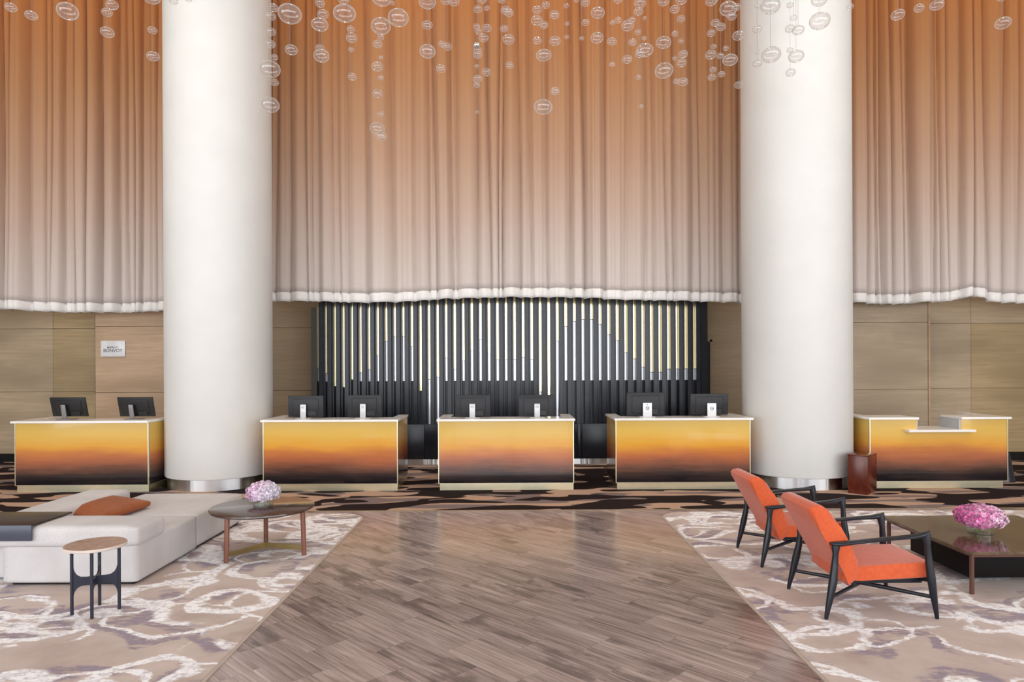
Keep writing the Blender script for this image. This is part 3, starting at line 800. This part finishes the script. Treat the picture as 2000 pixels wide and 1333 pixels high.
# ------------------------------------------------------------------ square marble coffee table
qt = thing('square_coffee_table', 'large square brown marble coffee table with slim bronze legs right of the armchairs', 'coffee table', (4.145, 5.90, RZ))
m = MB(); vs = m.box(-.645, .645, -.635, .635, .316, .3375, bev=0)
es = [e for e in m.bm.edges if abs(e.verts[0].co.z - e.verts[1].co.z) > .01]
bmesh.ops.bevel(m.bm, geom=es, offset=.05, segments=6, profile=.5, affect='EDGES')
m.build('tabletop', M['brown_marble'], qt)
for sx in (-1, 1):
    for sy in (-1, 1):
        m = MB(); m.tube([(sx * .59, sy * .585, 0), (sx * .59, sy * .585, .316)], .017, 16); m.build('leg', M['brown_metal'], qt)
part('apron', M['brown_metal'], qt, (-.59, .59, -.592, -.578, .285, .314), (-.59, .59, .578, .592, .285, .314), (-.597, -.583, -.58, .58, .285, .314), (.583, .597, -.58, .58, .285, .314))
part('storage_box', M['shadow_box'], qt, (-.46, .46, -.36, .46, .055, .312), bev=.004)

# ------------------------------------------------------------------ armchairs
def armchair():
    root = thing('armchair', 'x', 'armchair', (2.575, 5.12, RZ + .003), 0, 'orange velvet armchairs')
    W_ = M['chair_wood']
    for sy in (-1, 1):
        y0 = .325 * sy; y1 = .298 * sy
        m = MB()   # rear leg leans forward, thick at the middle
        P = [(-.388, y0, 0), (-.384, y0, .03), (-.355, y0 * .98, .15), (-.332, y0 * .96, .26), (-.315, y1, .36), (-.308, y1, .44), (-.305, y1, .50), (-.303, y1, .512)]
        m.tube(P, [.0125, .015, .024, .029, .024, .0195, (.018, .030), (.016, .036)], 16, up=Vector((1, 0, 0)))
        m.build('leg', W_, root)
        m = MB()
        P = [(.388, y0, 0), (.384, y0, .03), (.368, y0 * .98, .16), (.356, y0 * .96, .28), (.347, y1, .40), (.340, y1, .50), (.334, y1, .555), (.328, y1, .585)]
        m.tube(P, [.0125, .015, .024, .0285, .024, .0195, (.018, .030), (.015, .034)], 16, up=Vector((1, 0, 0)))
        m.build('leg', W_, root)
        m = MB()   # armrest: flared into both joints, horned at the front
        P = [(-.345, y1, .522), (-.32, y1, .517), (-.27, y1, .518), (-.18, y1 * 1.02, .530), (-.02, y1 * 1.04, .548), (.14, y1 * 1.03, .562), (.26, y1 * 1.01, .571), (.31, y1, .578), (.345, y1, .592), (.356, y1, .606)]
        m.tube(P, [(.012, .008), (.020, .017), (.026, .018), (.031, .0145), (.034, .0135), (.032, .0135), (.027, .017), (.022, .021), (.013, .014), (.006, .006)], 16)
        m.build('armrest', W_, root)
    for sy in (-1, 1):
        m = MB()
        P = [(-.352, .32 * sy, .148), (0, 0, .150 + .006 * sy), (.366, -.32 * sy, .148)]
        m.tube(P, [(.010, .013), (.012, .017), (.010, .013)], 12); m.build('stretcher', W_, root)
    m = MB(); m.tube([(.352, -.30, .262), (.33, -.18, .238), (.33, .18, .238), (.352, .30, .262)], [(.010, .016)] * 4, 10)
    m.build('front_rail', W_, root)
    m = MB()
    for sy in (-1, 1): m.box(-.15, .35, sy * .2 - .012, sy * .2 + .012, .215, .245)
    m.box(-.16, -.13, -.24, .24, .205, .235)
    m.build('seat_frame', W_, root)
    # seat: a wedge, lower at the back
    m = MB(); N_ = 12
    m.prism([(-.24, .243), (-.10, .246), (.36, .262), (.395, .270), (.408, .295), (.410, .345), (.398, .368), (.37, .374), (.15, .366), (-.10, .350), (-.24, .338)], -.262, .262, bev=.022, seg=4)
    m.build('seat_cushion', M['velvet'], root)
    m = MB()
    front = [(-.195, .205), (-.150, .245), (-.122, .305), (-.125, .375), (-.185, .50), (-.255, .63), (-.315, .725), (-.35, .757), (-.375, .775), (-.41, .786)]
    back = [(-.455, .778), (-.478, .752), (-.472, .72), (-.40, .60), (-.32, .455), (-.245, .32), (-.205, .225)]
    m.prism(front + back, -.276, .276, bev=.036, seg=5)
    bc = m.build('back_cushion', M['velvet'], root)
    m = MB()   # welted seam where head cushion meets the lower back
    m.tube([(-.205, -.277, .515), (-.30, -.277, .485)], .0035, 8); m.build('seam_piping', M['velvet'], bc)
    return root
ch = armchair(); ch['label'] = 'orange velvet armchair with black wooden frame, nearer to the camera'
c2_ = copy_tree(ch); c2_.location = (2.575, 6.353, RZ + .003); c2_['label'] = 'orange velvet armchair with black wooden frame, farther one beside the round column'

# ------------------------------------------------------------------ glass bubble strings
B = [(21.5,14.5,22),(61,30,24),(132,22,41),(219,10,24),(209,24,21),(209.5,63,27),(297.5,59,19),(299,110,25),(297,-4,32),(339,2,18),(368,-2,14),
(534,15,19),(529,32,20),(566,27,49),(625,6,20),(631,28,23),(624.5,48,35),(530,62,18),(528,86,21),(569,97.5,26),(625,94,19),(628,109,32),(536,112,15),(527,135,43),(536,161,18),(527.5,205,38),
(673,26,47),(671,-2,24),(685,57,17),(687,74,23),(686,97,12),(688,150,18),(745,-4,40),(766,6,11),(744,51,41),(778,34.5,43),(744,73,14),(737.5,86,20),(744,112,10),(737,130,24),(744,152,12),(737.5,182.5,21),(744,223,14),(737,251,31),(744.5,266,23),
(834.5,3,36),(834.5,49,22),(835,100.5,33),(862.5,86,15),(874,91,19),(861,134,20),(870,1,20),(886,2,24),
(933,18,18),(951,16,12),(942,-1,20),(931,52,14),(934,61,15),(951,55,19),(944.5,74,20),(931,89,-15),(933,99,18),(933,107,19),(931,129.5,10),(950,141,19),(933,154,19),(931,166,14),(932,219,9),
(980,-1,18),(987,20,20),(994,25,20),(984.5,56,17),(993,77,25),(995,127.5,17),(1066,10,17),(1049,19,20),(1048,40,24),(1062,49,18),(1083,29,20),(1049,79,19),(1084,80,23),(1062,108,32),(1084,178,19),(1061,209,38),
(1106,11,11),(1107.5,46.5,10),(1107,72.5,10),(1126,0,12),(1143,5,19),(1144,44,16),(1136,75,10),(1167.5,25,29),(1166,74,27),
(1207,-1,19),(1195,81,20),(1196,44.5,11),(1207,39.5,15),(1195.5,126,12),(1226,50,26),(1234.5,39,15),(1235,82.5,17),(1225,116,21),(1250,6,24),(1247,22.5,20),(1259,36,9),(1246,62.5,14),(1258,74.5,10),(1259.5,98,35),(1250,105,20),(1247,151,12),(1252,208,11),
(1296,1,25),(1296,83,31),(1297,138,38),(1318,18,20),(1331,-1,24),(1330,37,17),(1318,66,14),(1330,80,12),(1334,106,20),(1318,114,11),(1331,123,21),(1321,159,14),(1334,160,21),
(1389,2,24),(1397,0,-12),(1422.5,17,36),(1437.5,14,18),(1429,32,20),(1397,44.5,18),(1407.5,52.5,20),(1389,64.5,17),(1442,69.5,24),(1394,91,12),(1417.5,94.5,12),(1388,107,23),(1407,109,15),(1426,117,31),(1392.5,136,14),(1390.5,151,17),(1409,145,15),(1442.5,166,18),
(1479,12,10),(1504.5,11,41),(1479,57,20),(1506,107,40),(1480,102,11),(1479,124,20),(1543,10,14),(1550,35,14),(1543,56,20),(1559,59,25),(1543,98,14),(1555,110,32),(1544,142,20),(1600,0,32),(1601,41,42),(1661,13,14),
(1753.7,29,27),(1795,15.7,20),(1830,9.5,27),(1959,45,30),(1956,-4,16)]
def bubbles():
    rnd = random.Random(5); cl = []
    for b in sorted(B, key=lambda q: (q[0], q[1])):
        for c in cl:
            if abs(c['x'] - b[0]) < 3.2 and all(abs(q[1] - b[1]) > (abs(q[2]) + abs(b[2])) * .36 for q in c['b']): c['b'].append(b); break
        else: cl.append({'x': b[0], 'b': [b]})
    cl.sort(key=lambda c: c['x'])
    # unit blown bubble: oblate shell with a small open mouth below
    bm = bmesh.new(); n = 32; rings = []
    prof = [(.115, -.395), (.085, -.372)] + [(math.cos(t) * .5, math.sin(t) * .375) for t in [R(-80 + 170 * k / 18) for k in range(19)]]
    prof[-1] = (.012, .375)
    for r, z in prof: rings.append([bm.verts.new((r * math.cos(2 * PI * k / n), r * math.sin(2 * PI * k / n), z)) for k in range(n)])
    for a, b in zip(rings, rings[1:]):
        for k in range(n): f = bm.faces.new((a[k], a[(k + 1) % n], b[(k + 1) % n], b[k])); f.smooth = True
    bme = bpy.data.meshes.new('glass_bubble'); bm.to_mesh(bme); bm.free(); bme.materials.append(M['bubble'])
    cme = bme.copy(); cme.materials.clear(); cme.materials.append(M['chrome'])
    words = {1: 'one clear bubble', 2: 'two clear bubbles', 3: 'three clear bubbles', 4: 'four clear bubbles', 5: 'five clear bubbles', 6: 'six clear bubbles', 7: 'seven clear bubbles', 8: 'eight clear bubbles'}
    zones = [(310, 'left curtain'), (538, 'left column'), (1445, 'centre curtain'), (1664, 'right column'), (2100, 'right curtain')]
    cnt = {z[1]: 0 for z in zones}; tot = {z[1]: 0 for z in zones}
    for c in cl: c['z'] = next(z[1] for z in zones if c['x'] < z[0]); tot[c['z']] += 1
    ordn = lambda k: f"{k}{'th' if 10 <= k % 100 <= 20 else {1: 'st', 2: 'nd', 3: 'rd'}.get(k % 10, 'th')}"
    prev = None
    for c in cl:
        Y = rnd.uniform(5.0, 7.4)
        while prev and abs(Y - prev) < .45: Y = rnd.uniform(5.0, 7.4)
        prev = Y; X = at(c['x'], sum(b[1] for b in c['b']) / len(c['b']), Y).x
        cnt[c['z']] += 1; k = len(c['b'])
        low = max(c['b'], key=lambda q: q[1]); big = max(abs(q[2]) for q in c['b'])
        size = 'large' if big > 34 else 'medium' if big > 19 else 'small'
        lab = f"{ordn(cnt[c['z']])} hanging wire from left in front of {c['z']}, {words.get(k, 'many bubbles')}, {size}"
        if any(q[2] < 0 for q in c['b']): lab = f"{ordn(cnt[c['z']])} hanging wire from left in front of {c['z']}, holding a chrome bead"
        root = thing('bubble_pendant', lab, 'glass pendant', (X, Y, ZC), 0, 'glass bubble pendants')
        zmin = 99
        for b in c['b']:
            p = at(b[0], b[1], Y); d = abs(b[2]) * Y / F
            o = bpy.data.objects.new('glass_bubble' if b[2] > 0 else 'chrome_bead', bme if b[2] > 0 else cme)
            COL.objects.link(o); o.parent = root; o.location = (p.x - X, 0, p.z - ZC)
            th = math.atan2(p.x, Y); o.scale = (d * .93, d * .93, d * rnd.uniform(.88, 1.0)); o.rotation_euler = (rnd.uniform(-.12, .12), rnd.uniform(-.12, .12), 0)
            zmin = min(zmin, p.z + d * .3)
        m = MB(); m.tube([(0, 0, 0), (0, 0, zmin - ZC)], .0012, 6); m.build('wire', M['wire'], root)
        m = MB(); m.lathe([(.02, -.012), (.02, 0)], 12); m.build('ceiling_cap', M['wire'], root)
bubbles()
